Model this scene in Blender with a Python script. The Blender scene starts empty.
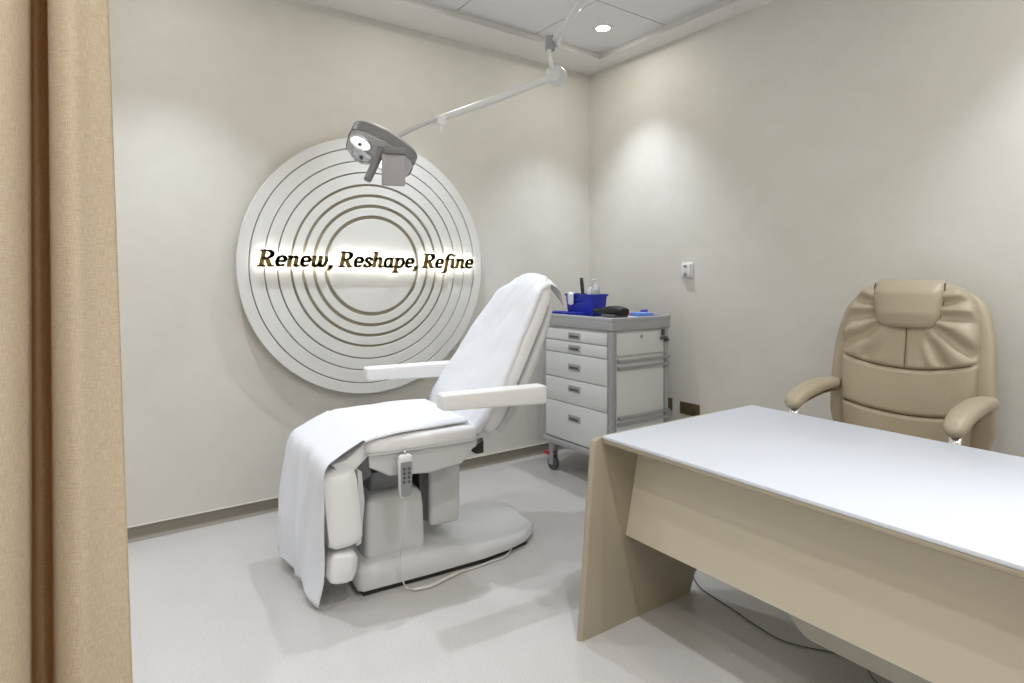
import bpy, bmesh, math, random
from mathutils import Vector, Matrix, noise
random.seed(7)
C = bpy.context.scene.collection
PI = math.pi
R = math.radians

# ------------------------------------------------------------------ materials
def nodes(name):
    m = bpy.data.materials.new(name); m.use_nodes = True
    nt = m.node_tree; b = nt.nodes['Principled BSDF']
    return m, nt, b
def mat(name, col, rough=.5, metal=0, spec=.5, bump=0, bscale=60, var=0, vscale=4, coat=0, emit=None, estr=0, alpha=None, trans=0):
    m, nt, b = nodes(name)
    b.inputs['Base Color'].default_value = (*col, 1)
    b.inputs['Roughness'].default_value = rough
    b.inputs['Metallic'].default_value = metal
    b.inputs['Specular IOR Level'].default_value = spec
    b.inputs['Coat Weight'].default_value = coat
    if trans: b.inputs['Transmission Weight'].default_value = trans
    tc = nt.nodes.new('ShaderNodeTexCoord')
    if var:
        n = nt.nodes.new('ShaderNodeTexNoise'); n.inputs['Scale'].default_value = vscale; n.inputs['Detail'].default_value = 5
        nt.links.new(tc.outputs['Object'], n.inputs['Vector'])
        r = nt.nodes.new('ShaderNodeValToRGB')
        r.color_ramp.elements[0].position = .3; r.color_ramp.elements[1].position = .7
        r.color_ramp.elements[0].color = (*[c*(1-var) for c in col], 1)
        r.color_ramp.elements[1].color = (*[min(1, c*(1+var)) for c in col], 1)
        nt.links.new(n.outputs['Fac'], r.inputs['Fac']); nt.links.new(r.outputs['Color'], b.inputs['Base Color'])
    if bump:
        n = nt.nodes.new('ShaderNodeTexNoise'); n.inputs['Scale'].default_value = bscale; n.inputs['Detail'].default_value = 4
        nt.links.new(tc.outputs['Object'], n.inputs['Vector'])
        bp = nt.nodes.new('ShaderNodeBump'); bp.inputs['Strength'].default_value = bump; bp.inputs['Distance'].default_value = .01
        nt.links.new(n.outputs['Fac'], bp.inputs['Height']); nt.links.new(bp.outputs['Normal'], b.inputs['Normal'])
    if emit:
        b.inputs['Emission Color'].default_value = (*emit, 1); b.inputs['Emission Strength'].default_value = estr
    return m

def wall_mat():
    m, nt, b = nodes('polished_plaster')
    L = nt.links.new
    tc = nt.nodes.new('ShaderNodeTexCoord')
    mp = nt.nodes.new('ShaderNodeMapping'); mp.inputs['Scale'].default_value = (1, 1, 1.4)
    L(tc.outputs['Object'], mp.inputs['Vector'])
    n = nt.nodes.new('ShaderNodeTexNoise'); n.inputs['Scale'].default_value = 2.6; n.inputs['Detail'].default_value = 9; n.inputs['Roughness'].default_value = .66; n.inputs['Distortion'].default_value = 1.2
    L(mp.outputs['Vector'], n.inputs['Vector'])
    r = nt.nodes.new('ShaderNodeValToRGB')
    r.color_ramp.elements[0].position = .3; r.color_ramp.elements[0].color = (.655, .635, .575, 1)
    r.color_ramp.elements[1].position = .7; r.color_ramp.elements[1].color = (.70, .682, .635, 1)
    L(n.outputs['Fac'], r.inputs['Fac']); L(r.outputs['Color'], b.inputs['Base Color'])
    n2 = nt.nodes.new('ShaderNodeTexNoise'); n2.inputs['Scale'].default_value = 3; n2.inputs['Detail'].default_value = 7; n2.inputs['Distortion'].default_value = .6
    L(mp.outputs['Vector'], n2.inputs['Vector'])
    mr = nt.nodes.new('ShaderNodeMapRange'); mr.inputs['To Min'].default_value = .5; mr.inputs['To Max'].default_value = .62
    L(n2.outputs['Fac'], mr.inputs['Value']); L(mr.outputs['Result'], b.inputs['Roughness'])
    bp = nt.nodes.new('ShaderNodeBump'); bp.inputs['Strength'].default_value = .06; bp.inputs['Distance'].default_value = .02
    L(n2.outputs['Fac'], bp.inputs['Height']); L(bp.outputs['Normal'], b.inputs['Normal'])
    return m
def floor_mat():
    m, nt, b = nodes('speckled_vinyl')
    L = nt.links.new
    tc = nt.nodes.new('ShaderNodeTexCoord')
    n = nt.nodes.new('ShaderNodeTexNoise'); n.inputs['Scale'].default_value = 170; n.inputs['Detail'].default_value = 2
    L(tc.outputs['Object'], n.inputs['Vector'])
    r = nt.nodes.new('ShaderNodeValToRGB')
    e = r.color_ramp.elements
    e[0].position = .30; e[0].color = (.48, .455, .425, 1); e[1].position = .40; e[1].color = (.57, .55, .53, 1)
    x = e.new(.62); x.color = (.585, .565, .545, 1); x = e.new(.70); x.color = (.66, .645, .63, 1)
    L(n.outputs['Fac'], r.inputs['Fac'])
    n3 = nt.nodes.new('ShaderNodeTexNoise'); n3.inputs['Scale'].default_value = 1.2; n3.inputs['Detail'].default_value = 4
    L(tc.outputs['Object'], n3.inputs['Vector'])
    mx = nt.nodes.new('ShaderNodeMix'); mx.data_type = 'RGBA'; mx.blend_type = 'MULTIPLY'; mx.inputs[0].default_value = .25
    L(r.outputs['Color'], mx.inputs[6]); L(n3.outputs['Fac'], mx.inputs[7]); L(mx.outputs[2], b.inputs['Base Color'])
    b.inputs['Roughness'].default_value = .22; b.inputs['Specular IOR Level'].default_value = .45
    bp = nt.nodes.new('ShaderNodeBump'); bp.inputs['Strength'].default_value = .03; bp.inputs['Distance'].default_value = .01
    L(n.outputs['Fac'], bp.inputs['Height']); L(bp.outputs['Normal'], b.inputs['Normal'])
    return m
def weave_mat(name, c1, c2, trans=.28):
    m, nt, b = nodes(name); L = nt.links.new
    tc = nt.nodes.new('ShaderNodeTexCoord')
    def w(scale, stretch):
        mp = nt.nodes.new('ShaderNodeMapping'); mp.inputs['Scale'].default_value = stretch
        L(tc.outputs['UV'], mp.inputs['Vector'])
        n = nt.nodes.new('ShaderNodeTexNoise'); n.inputs['Scale'].default_value = scale; n.inputs['Detail'].default_value = 3
        L(mp.outputs['Vector'], n.inputs['Vector']); return n
    a = w(60, (1, 14, 1)); c = w(60, (14, 1, 1))
    ad = nt.nodes.new('ShaderNodeMath'); ad.operation = 'ADD'
    L(a.outputs['Fac'], ad.inputs[0]); L(c.outputs['Fac'], ad.inputs[1])
    mr = nt.nodes.new('ShaderNodeMapRange'); mr.inputs['From Min'].default_value = .7; mr.inputs['From Max'].default_value = 1.3
    L(ad.outputs[0], mr.inputs['Value'])
    r = nt.nodes.new('ShaderNodeValToRGB'); r.color_ramp.elements[0].color = (*c1, 1); r.color_ramp.elements[1].color = (*c2, 1)
    L(mr.outputs['Result'], r.inputs['Fac']); L(r.outputs['Color'], b.inputs['Base Color'])
    b.inputs['Roughness'].default_value = .9; b.inputs['Specular IOR Level'].default_value = .15
    bp = nt.nodes.new('ShaderNodeBump'); bp.inputs['Strength'].default_value = .35; bp.inputs['Distance'].default_value = .002
    L(mr.outputs['Result'], bp.inputs['Height']); L(bp.outputs['Normal'], b.inputs['Normal'])
    tr = nt.nodes.new('ShaderNodeBsdfTranslucent'); tr.inputs['Color'].default_value = (.80, .50, .17, 1)
    ms = nt.nodes.new('ShaderNodeMixShader'); ms.inputs[0].default_value = trans
    out = [n for n in nt.nodes if n.type == 'OUTPUT_MATERIAL'][0]
    L(b.outputs[0], ms.inputs[1]); L(tr.outputs[0], ms.inputs[2]); L(ms.outputs[0], out.inputs['Surface'])
    return m

M = {}
M['wall'] = wall_mat(); M['floor'] = floor_mat()
M['ceil'] = mat('ceiling_tile_white', (.80, .80, .81), .8, bump=.05, bscale=300)
M['ceil_paint'] = mat('ceiling_paint', (.80, .79, .76), .7)
M['joint'] = mat('tile_joint', (.20, .20, .19), .8)
M['base'] = mat('cove_skirting', (.23, .205, .165), .45, var=.06, vscale=80)
M['basecap'] = mat('skirting_cap', (.62, .59, .52), .5)
M['curtain'] = weave_mat('linen_curtain', (.50, .415, .285), (.74, .66, .51))
M['disc'] = mat('disc_white', (.70, .70, .67), .45, var=.02)
M['groove'] = mat('groove_taupe', (.32, .285, .21), .5)
M['gold'] = mat('bronze_gold', (.22, .15, .045), .38, metal=.6)
M['led'] = mat('halo_led', (1, 1, 1), .5, emit=(1, .97, .90), estr=4.5)
M['vinyl'] = mat('white_upholstery', (.82, .825, .83), .38, bump=.03, bscale=25)
M['paint'] = mat('white_enamel', (.66, .67, .665), .3, coat=.2)
M['ptop'] = mat('grey_white_plastic', (.60, .61, .61), .32, coat=.2)
M['paper'] = mat('white_sheet', (.75, .77, .81), .7, spec=.2, bump=.35, bscale=7)
M['black'] = mat('black_rubber', (.02, .02, .02), .55)
M['blackf'] = mat('black_fabric', (.012, .012, .014), .6)
M['cream'] = mat('cream_laminate', (.66, .61, .49), .42, var=.01)
M['taupe'] = mat('taupe_laminate', (.375, .33, .245), .40, var=.02)
M['white'] = mat('white_laminate', (.66, .70, .765), .33)
M['leather'] = mat('tan_leather', (.40, .345, .245), .43, bump=.14, bscale=130, spec=.45)
M['thread'] = mat('dark_seam', (.10, .075, .042), .7)
M['chrome'] = mat('chrome', (.8, .8, .8), .12, metal=1)
M['alu'] = mat('brushed_aluminium', (.42, .43, .44), .38, metal=.55)
M['frame'] = mat('cart_grey_frame', (.39, .40, .41), .42, metal=.15)
M['steel'] = mat('cart_white_steel', (.68, .70, .69), .38)
M['blue'] = mat('blue_plastic', (.012, .03, .42), .35)
M['lblue'] = mat('light_blue_pack', (.16, .30, .75), .5)
M['red'] = mat('red_plastic', (.45, .03, .05), .4)
M['pink'] = mat('pink_pack', (.75, .32, .33), .5)
M['clear'] = mat('clear_plastic', (.75, .80, .80), .1, trans=.35)
M['white_p'] = mat('white_plastic', (.75, .75, .75), .35)
M['grey_d'] = mat('dark_grey_plastic', (.09, .095, .10), .45)
M['grey_m'] = mat('mid_grey_plastic', (.27, .28, .30), .45)
M['lampgrey'] = mat('lamp_grey', (.50, .50, .50), .4)
M['lampside'] = mat('lamp_side_grey', (.19, .19, .195), .45)
M['brass'] = mat('antique_bronze_plate', (.17, .13, .08), .38, metal=.6)
M['lens'] = mat('lit_lens', (1, 1, 1), .3, emit=(1, 1, 1), estr=2)
M['glassy'] = mat('lens_glass', (.7, .72, .74), .08, metal=.5)
M['down'] = mat('downlight_and_fill_glow', (1, 1, 1), .4, emit=(1, .98, .95), estr=25)
M['cable'] = mat('white_cable', (.62, .60, .56), .45)

# ------------------------------------------------------------------ helpers
def tag(o, label, cat, group=None):
    o['label'] = label; o['category'] = cat
    if group: o['group'] = group
    return o
def empty(name, loc, rz=0):
    o = bpy.data.objects.new(name, None); C.objects.link(o)
    o.location = loc; o.rotation_euler = (0, 0, rz); o.empty_display_size = .05
    return o
def obj(name, bm, m, parent=None, smooth=True, ang=35, fix=True):
    if fix: bmesh.ops.recalc_face_normals(bm, faces=bm.faces)
    me = bpy.data.meshes.new(name); bm.to_mesh(me); bm.free()
    o = bpy.data.objects.new(name, me); C.objects.link(o)
    for mm in (m if isinstance(m, (list, tuple)) else [m]): me.materials.append(mm)
    if smooth:
        for p in me.polygons: p.use_smooth = True
        me.set_sharp_from_angle(angle=R(ang))
    if parent: o.parent = parent
    return o
def struct(name, bm, m, **k):
    o = obj(name, bm, m, **k); o['kind'] = 'structure'; return o
def box(bm, x0, x1, y0, y1, z0, z1, bev=0, seg=2, mi=0, mtx=None):
    b2 = bmesh.new()
    bmesh.ops.create_cube(b2, size=1)
    for v in b2.verts:
        v.co = Vector(((x0+x1)/2+v.co.x*(x1-x0), (y0+y1)/2+v.co.y*(y1-y0), (z0+z1)/2+v.co.z*(z1-z0)))
    if bev: bmesh.ops.bevel(b2, geom=list(b2.edges), offset=bev, segments=seg, profile=.5, affect='EDGES')
    merge(bm, b2, mi, mtx)
def merge(bm, b2, mi=0, mtx=None):
    mp = {}
    for v in b2.verts: mp[v] = bm.verts.new(mtx @ v.co if mtx else v.co)
    for f in b2.faces:
        try:
            nf = bm.faces.new([mp[v] for v in f.verts]); nf.material_index = mi
        except ValueError: pass
    b2.free()
def prism(bm, pts, a0, a1, axis='y', bev=0, seg=2, mi=0, mtx=None):
    """extrude polygon pts. axis y: pts=(x,z); x: pts=(y,z); z: pts=(x,y)"""
    def P(p, a):
        return {'y': (p[0], a, p[1]), 'x': (a, p[0], p[1]), 'z': (p[0], p[1], a)}[axis]
    b2 = bmesh.new()
    A = [b2.verts.new(P(p, a0)) for p in pts]; B = [b2.verts.new(P(p, a1)) for p in pts]
    n = len(pts)
    fa = b2.faces.new(A); fb = b2.faces.new(B[::-1])
    for i in range(n): b2.faces.new([A[i], B[i], B[(i+1) % n], A[(i+1) % n]])
    bmesh.ops.recalc_face_normals(b2, faces=b2.faces)
    if bev:
        eds = [e for e in b2.edges if (e in fa.edges or e in fb.edges)]
        bmesh.ops.bevel(b2, geom=eds, offset=bev, segments=seg, profile=.5, affect='EDGES')
    merge(bm, b2, mi, mtx)
def cyl(bm, p0, p1, r0, r1=None, n=20, mi=0, caps=True):
    r1 = r0 if r1 is None else r1
    p0 = Vector(p0); p1 = Vector(p1); d = (p1-p0).normalized()
    a = d.orthogonal().normalized(); b = d.cross(a)
    A = [bm.verts.new(p0+(a*math.cos(t)+b*math.sin(t))*r0) for t in [2*PI*i/n for i in range(n)]]
    B = [bm.verts.new(p1+(a*math.cos(t)+b*math.sin(t))*r1) for t in [2*PI*i/n for i in range(n)]]
    for i in range(n):
        f = bm.faces.new([A[i], A[(i+1) % n], B[(i+1) % n], B[i]]); f.material_index = mi
    if caps:
        bm.faces.new(A[::-1]).material_index = mi; bm.faces.new(B).material_index = mi
def smooth_path(pts, k=6):
    P = [Vector(p) for p in pts]; out = []
    for i in range(len(P)-1):
        p0 = P[max(i-1, 0)]; p1 = P[i]; p2 = P[i+1]; p3 = P[min(i+2, len(P)-1)]
        for j in range(k):
            t = j/k
            out.append(.5*((2*p1)+(-p0+p2)*t+(2*p0-5*p1+4*p2-p3)*t*t+(-p0+3*p1-3*p2+p3)*t**3))
    out.append(P[-1]); return out
def tube(bm, pts, r, n=10, k=6, mi=0, flat=None):
    """flat=(w,h): rectangular-ish elliptical section, w along world-horizontal normal"""
    P = smooth_path(pts, k) if k else [Vector(p) for p in pts]
    rings = []; up = Vector((0, 0, 1)); pa = None
    for i, p in enumerate(P):
        d = (P[min(i+1, len(P)-1)]-P[max(i-1, 0)]).normalized()
        if pa is None:
            a = d.cross(up)
            if a.length < .05: a = d.orthogonal()
            a.normalize()
        else: a = (pa-d*pa.dot(d)).normalized()
        pa = a; b = d.cross(a)
        rr = r(i/(len(P)-1)) if callable(r) else r
        w, h = (flat if flat else (rr, rr))
        rings.append([bm.verts.new(p+a*math.cos(2*PI*q/n)*w+b*math.sin(2*PI*q/n)*h) for q in range(n)])
    for i in range(len(rings)-1):
        for q in range(n):
            bm.faces.new([rings[i][q], rings[i][(q+1) % n], rings[i+1][(q+1) % n], rings[i+1][q]]).material_index = mi
    bm.faces.new(rings[0][::-1]).material_index = mi; bm.faces.new(rings[-1]).material_index = mi
def loft(bm, rings, close=True, caps=True, mi=0):
    V = [[bm.verts.new(p) for p in r] for r in rings]; n = len(V[0])
    for i in range(len(V)-1):
        for q in range(n if close else n-1):
            bm.faces.new([V[i][q], V[i][(q+1) % n], V[i+1][(q+1) % n], V[i+1][q]]).material_index = mi
    if caps:
        bm.faces.new(V[0][::-1]).material_index = mi; bm.faces.new(V[-1]).material_index = mi
def srect(w, h, e=.35, n=40):
    """superellipse ring points"""
    out = []
    for i in range(n):
        t = 2*PI*i/n; c, s = math.cos(t), math.sin(t)
        out.append((math.copysign(abs(c)**e, c)*w/2, math.copysign(abs(s)**e, s)*h/2))
    return out
def grid(bm, nu, nv, fn, mi=0):
    V = [[bm.verts.new(fn(i/nu, j/nv)) for j in range(nv+1)] for i in range(nu+1)]
    for i in range(nu):
        for j in range(nv): bm.faces.new([V[i][j], V[i+1][j], V[i+1][j+1], V[i][j+1]]).material_index = mi
    return V
def lathe(bm, prof, n=32, cx=0, cy=0, mi=0):
    loft(bm, [[(cx+r*math.cos(2*PI*i/n), cy+r*math.sin(2*PI*i/n), z) for i in range(n)] for r, z in prof], mi=mi)
def interp(keys, t):
    for (a, va), (b, vb) in zip(keys, keys[1:]):
        if t <= b:
            s = 0 if b == a else (t-a)/(b-a); s = max(0, min(1, s))
            if isinstance(va, tuple): return tuple(x+(y-x)*s for x, y in zip(va, vb))
            return va+(vb-va)*s
    return keys[-1][1]
def solid(o, th, off=0):
    md = o.modifiers.new('thick', 'SOLIDIFY'); md.thickness = th; md.offset = off
def subsurf(o, l=1):
    md = o.modifiers.new('sub', 'SUBSURF'); md.levels = l; md.render_levels = l

WA, WB, WL, WN, HC = 3.63, 3.327, -1.35, -1.75, 3.0

# ------------------------------------------------------------------ room shell
bm = bmesh.new(); box(bm, WL-.1, WB+.1, WN-.1, WA+.1, -.1, 0); struct('floor', bm, M['floor'], smooth=False)
bm = bmesh.new(); box(bm, WL-.1, WB+.1, WA, WA+.1, 0, 3.2); struct('wall_back', bm, M['wall'], smooth=False)
bm = bmesh.new(); box(bm, WB, WB+.1, WN-.1, WA, 0, 3.2); struct('wall_right', bm, M['wall'], smooth=False)
bm = bmesh.new(); box(bm, WL-.1, WL, WN-.1, WA, 0, 3.2); struct('wall_left', bm, M['wall'], smooth=False)
bm = bmesh.new(); box(bm, WL, WB, WN-.1, WN, 0, 3.2); struct('wall_front', bm, M['wall'], smooth=False)
# recessed tiled ceiling and its lowered border
RX, RY, ZR = 3.20, 3.36, 3.062
bm = bmesh.new(); box(bm, WL-.1, WB+.1, WN-.1, WA+.1, ZR+.012, ZR+.1, mi=1)
T = .64; g = .004
xs = [RX-T*i for i in range(9)]; ys = [RY-T*i for i in range(10)]
for i in range(len(xs)-1):
    for j in range(len(ys)-1):
        x0, x1, y0, y1 = xs[i+1]+g, xs[i]-g, ys[j+1]+g, ys[j]-g
        if x1 < WL or y1 < WN: continue
        box(bm, max(x0, WL), x1, max(y0, WN), y1, ZR, ZR+.014, bev=.002, seg=1)
struct('ceiling', bm, [M['ceil'], M['joint']], smooth=False)
def lip(bm, axis):
    prof = [(0, 0)]+[(-.035*math.sin(t)+.035*0, 0) for t in []]
    # border slab with a rounded edge going up into the recess (a = inner edge coordinate)
    pr = []
    for i in range(7):
        t = PI/2*i/6; pr.append((math.sin(t)*.04, (1-math.cos(t))*.045))
    return pr
pr = lip(None, None)
e_x, e_y = 3.150, 3.315
L0 = [(e_x+p[0], HC+.0004+p[1]) for p in pr]
bm = bmesh.new(); prism(bm, L0+[(e_x+.04, ZR+.013), (WB, ZR+.013), (WB, HC+.0004)], WN, e_y+.055, 'y'); struct('trim_1', bm, M['ceil_paint'])
L1 = [(e_y+p[0], HC+p[1]) for p in pr]
bm = bmesh.new(); prism(bm, L1+[(e_y+.04, ZR+.013), (WA, ZR+.013), (WA, HC)], WL, WB, 'x'); struct('trim_2', bm, M['ceil_paint'])
bm = bmesh.new(); box(bm, WL, WL+.2, WN, WA, HC, ZR+.013, bev=.01); struct('trim_3', bm, M['ceil_paint'])
bm = bmesh.new(); box(bm, WL, WB, WN, WN+.2, HC, ZR+.013, bev=.01); struct('trim_4', bm, M['ceil_paint'])
# coved vinyl skirting
def skirt(name, axis, wall, sgn, a0, a1):
    pts = [(wall, 0), (wall, .070), (wall-sgn*.005, .070)]
    for i in range(6):
        t = PI/2*i/5; pts.append((wall-sgn*(.005+.02*(1-math.cos(t))), .022-.0215*math.sin(t)+.0))
    bm = bmesh.new(); prism(bm, pts, a0, a1, axis)
    b2 = [(wall, .070), (wall, .0755), (wall-sgn*.008, .0755), (wall-sgn*.008, .070)]
    prism(bm, b2, a0, a1, axis, mi=1)
    struct(name, bm, [M['base'], M['basecap']], smooth=False)
skirt('baseboard_back', 'x', WA, 1, WL, WB)
skirt('baseboard_right', 'y', WB, 1, WN, WA)
skirt('baseboard_left', 'y', WL, -1, WN, WA)
skirt('baseboard_front', 'x', WN, -1, WL, WB)

# ------------------------------------------------------------------ downlights and added fill lamps
def area(name, loc, size, power, col=(1, .96, .91), rot=(0, 0, 0), spread=180):
    l = bpy.data.lights.new(name, 'AREA'); l.shape = 'DISK'; l.size = size; l.energy = power; l.color = col; l.spread = R(spread)
    o = bpy.data.objects.new(name, l); C.objects.link(o); o.location = loc; o.rotation_euler = rot; return o
def spot(name, loc, power, ang, blend, rad=.03, col=(1, 1, 1), rot=(0, 0, 0)):
    l = bpy.data.lights.new(name, 'SPOT'); l.energy = power; l.spot_size = R(ang); l.spot_blend = blend; l.shadow_soft_size = rad; l.color = col
    o = bpy.data.objects.new(name, l); C.objects.link(o); o.location = loc; o.rotation_euler = rot; return o
SP = 74
DL = [(2.873, 2.997, 2.5), (1.60, 2.997, 2.5), (.32, 2.997, 2.5), (-.96, 2.997, 2), (2.88, .48, 2), (.96, .48, 11), (-.32, .48, 11), (-.96, 1.76, 6), (2.88, -1.1, 0), (1.60, -1.1, 14), (.32, -1.1, 14)]  # far row is the real downlights; nearer rows are unseen, added mostly for fill
proto_d = None
for i, (x, y, AR) in enumerate(DL):
    if i == 0:
        proto_d = d = empty('recessed_downlight', (x, y, ZR))
        bm = bmesh.new(); lathe(bm, [(.045, -.003), (.062, -.006), (.072, -.003), (.074, .001), (.045, .001)]); obj('trim_ring', bm, M['ceil_paint'], d)
        bm = bmesh.new(); lathe(bm, [(.001, -.0035), (.046, -.0035), (.046, .0), (.001, .0)]); obj('diffuser', bm, M['down'], d)
        tag(d, 'small round lit downlight in the ceiling tile near the room corner', 'downlight')
    spot('downlight_and_fill_beam', (x, y, ZR-.012), SP, 84, .8, .022, (.82, .89, 1))
    if AR: area('downlight_and_fill_glow', (x, y, ZR-.012), .10, AR, (1, .95, .88))  # wide warm spill; the strong ones are fill added from unseen rows

# ------------------------------------------------------------------ curtain
def curtain():
    root = empty('privacy_curtain', (0, 0, 0))
    bm = bmesh.new()
    # plan polyline from the free edge going left, folds as deep pleats
    plan = [(.037, 1.20), (.005, 1.187), (-.017, 1.170), (-.035, 1.176), (-.049, 1.20), (-.054, 1.24), (-.057, 1.30), (-.064, 1.335), (-.074, 1.345), (-.083, 1.33), (-.083, 1.27), (-.079, 1.215),
            (-.088, 1.185), (-.105, 1.165), (-.135, 1.16), (-.165, 1.175), (-.185, 1.22), (-.20, 1.28), (-.22, 1.29), (-.24, 1.25), (-.26, 1.18), (-.29, 1.15), (-.33, 1.15), (-.36, 1.20), (-.38, 1.28),
            (-.41, 1.27), (-.44, 1.18), (-.48, 1.15), (-.52, 1.18), (-.55, 1.27), (-.58, 1.28), (-.61, 1.18), (-.66, 1.15), (-.71, 1.2), (-.75, 1.28), (-.80, 1.2), (-.86, 1.15), (-.92, 1.22)]
    P = smooth_path([(a+.0, b, 0) for a, b in plan], 5)
    n = len(P)-1
    uv = bm.loops.layers.uv.new('UVMap')
    nz = 40
    L = [0]
    for i in range(n): L.append(L[-1]+(P[i+1]-P[i]).length)
    def fn(u, v):
        i = round(u*n); p = P[i]; z = .02+v*2.95
        s = math.exp(-L[i]/.12)
        lean = s*(.030*(1.35-z))
        wob = .004*noise.noise((p.x*6, z*1.3, 1.7))+.0025*math.sin(z*2.3+i*.2)
        return (p.x+lean, p.y+wob*1.5, z)
    V = grid(bm, n, nz, fn)
    bm.verts.ensure_lookup_table()
    idx = {}
    for i in range(n+1):
        for j in range(nz+1): idx[V[i][j]] = (L[i], .02+j/nz*2.95)
    for f in bm.faces:
        for l in f.loops: l[uv].uv = idx[l.vert]
    o = obj('fabric', bm, M['curtain'], root, ang=180, fix=False); solid(o, .0016)
    bm = bmesh.new()
    box(bm, -1.3, .10, 1.205, 1.235, 2.985, ZR, bev=.003); obj('track', bm, M['white_p'], root)
    tag(root, 'beige linen curtain hanging floor to ceiling in deep folds at the left edge', 'curtain')
curtain()

# ------------------------------------------------------------------ wall sign
SX, SZ, SR = 1.447, 1.424, .795
def wall_sign():
    root = empty('wall_sign', (SX, WA, SZ))
    def disc(bm, r, y0, y1, n=128, bev=.003):
        ring = lambda rr, y: [(rr*math.cos(2*PI*i/n), y, rr*math.sin(2*PI*i/n)) for i in range(n)]
        loft(bm, [ring(r, y0), ring(r, y1+bev), ring(r-bev, y1)])
    def annulus(bm, r0, r1, y0, y1, n=128, bev=.002):
        ring = lambda rr, y: [(rr*math.cos(2*PI*i/n), y, rr*math.sin(2*PI*i/n)) for i in range(n)]
        rs = [ring(r0, y0), ring(r0, y1+bev), ring(r0+bev, y1), ring(r1-bev, y1), ring(r1, y1+bev), ring(r1, y0), ring(r0, y0)]
        loft(bm, rs, caps=False)
    bm = bmesh.new(); disc(bm, SR-.03, -.004, -.056); obj('backing_disc', bm, M['groove'], root)
    fr = [1.0, .922, .822, .733, .640, .560, .480, .395]
    gap = [.006, .006, .008, .014, .018, .020, .021]
    for k in range(7):
        r1 = fr[k]*SR-(gap[k-1] if k else 0); r0 = fr[k+1]*SR
        bm = bmesh.new(); annulus(bm, r0, r1, -.052, -.072); obj('ring_panel', bm, M['disc'], root, ang=25)
    bm = bmesh.new(); disc(bm, .395*SR-.022, -.052, -.072); obj('centre_disc', bm, M['disc'], root, ang=25)
    # lettering: bold italic serif, pen strokes (x, y) in em, x-height .47, cap .68
    W, H = .062, .026           # half nib width / half nib height
    def arc(cx, cy, rx, ry, a0, a1, n=10): return [(cx+rx*math.cos(R(a0+(a1-a0)*i/n)), cy+ry*math.sin(R(a0+(a1-a0)*i/n))) for i in range(n+1)]
    th = lambda pts: ('t', pts); 
    G = {
     'R': (.66, [('n', [(.14, .03), (.14, .65)]), ('h', [(.02, .025), (.27, .025)]), ('h', [(.02, .655), (.33, .655)]), ('n', [(.33, .65)]+arc(.33, .50, .155, .14, 75, -75)), ('h', [(.14, .345), (.35, .345)]), ('n', [(.31, .33), (.48, .04)]), ('h', [(.46, .025), (.62, .025)])]),
     'e': (.46, [('m', arc(.225, .235, .165, .20, 18, 310, 16)), ('m', [(.385, .30), (.37, .255)]), ('h', [(.08, .215), (.375, .22)]), ('h', [(.08, .24), (.375, .245)])]),
     'n': (.54, [('n', [(.10, .03), (.10, .42)]), ('h', [(.02, .435), (.11, .435)]), ('m', [(.12, .33), (.2, .415), (.30, .435), (.37, .38)]), ('n', [(.37, .38), (.37, .07)]), ('m', [(.38, .06), (.42, .025), (.49, .05)])]),
     'w': (.74, [('n', [(.10, .42), (.10, .15), (.13, .05)]), ('m', [(.13, .05), (.22, .025), (.32, .10), (.37, .2)]), ('n', [(.37, .42), (.37, .14), (.40, .05)]), ('m', [(.40, .04), (.5, .03), (.60, .14), (.63, .28), (.60, .42)]), ('h', [(.02, .435), (.11, .435)]), ('h', [(.30, .435), (.38, .435)])]),
     ',': (.27, [('n', [(.10, .045), (.12, .05)]), ('n', [(.13, .03), (.12, -.03)]), ('m', [(.12, -.03), (.05, -.12)])]),
     's': (.41, [('m', [(.33, .335), (.31, .40), (.21, .435), (.12, .40), (.09, .33), (.15, .265)]), ('n', [(.15, .27), (.27, .19)]), ('m', [(.27, .19), (.33, .12), (.28, .045), (.18, .025), (.08, .05), (.06, .12)])]),
     'h': (.54, [('n', [(.10, .03), (.10, .66)]), ('h', [(.02, .665), (.11, .665)]), ('m', [(.12, .33), (.2, .415), (.30, .435), (.37, .38)]), ('n', [(.37, .38), (.37, .07)]), ('m', [(.38, .06), (.42, .025), (.49, .05)])]),
     'a': (.53, [('m', arc(.215, .225, .155, .20, 60, 330, 14)), ('n', [(.365, .43), (.365, .08)]), ('m', [(.38, .06), (.42, .025), (.49, .06)]), ('h', [(.22, .43), (.37, .42)])]),
     'p': (.53, [('n', [(.10, -.19), (.10, .42)]), ('h', [(.02, .435), (.11, .435)]), ('h', [(.0, -.20), (.22, -.20)]), ('m', [(.12, .33), (.2, .42)]+arc(.27, .23, .15, .205, 90, -110, 12)+[(.13, .06)])]),
     'f': (.37, [('n', [(.15, -.10), (.15, .50)]), ('m', [(.15, .5), (.18, .62), (.27, .68), (.37, .65)]), ('h', [(.04, .435), (.32, .435)]), ('m', [(.15, -.10), (.11, -.19), (.02, -.20)])]),
     'i': (.29, [('n', [(.11, .42), (.11, .07)]), ('h', [(.03, .435), (.12, .435)]), ('m', [(.12, .06), (.16, .025), (.23, .05)]), ('n', [(.12, .60), (.13, .615)])]),
    }
    nib = {'n': (.092, .044), 'm': (.076, .052), 'h': (.044, .050)}
    def hull(P):
        P = sorted(set(P))
        def half(pts):
            o = []
            for p in pts:
                while len(o) >= 2 and (o[-1][0]-o[-2][0])*(p[1]-o[-2][1])-(o[-1][1]-o[-2][1])*(p[0]-o[-2][0]) <= 0: o.pop()
                o.append(p)
            return o[:-1]
        return half(P)+half(P[::-1])
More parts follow.
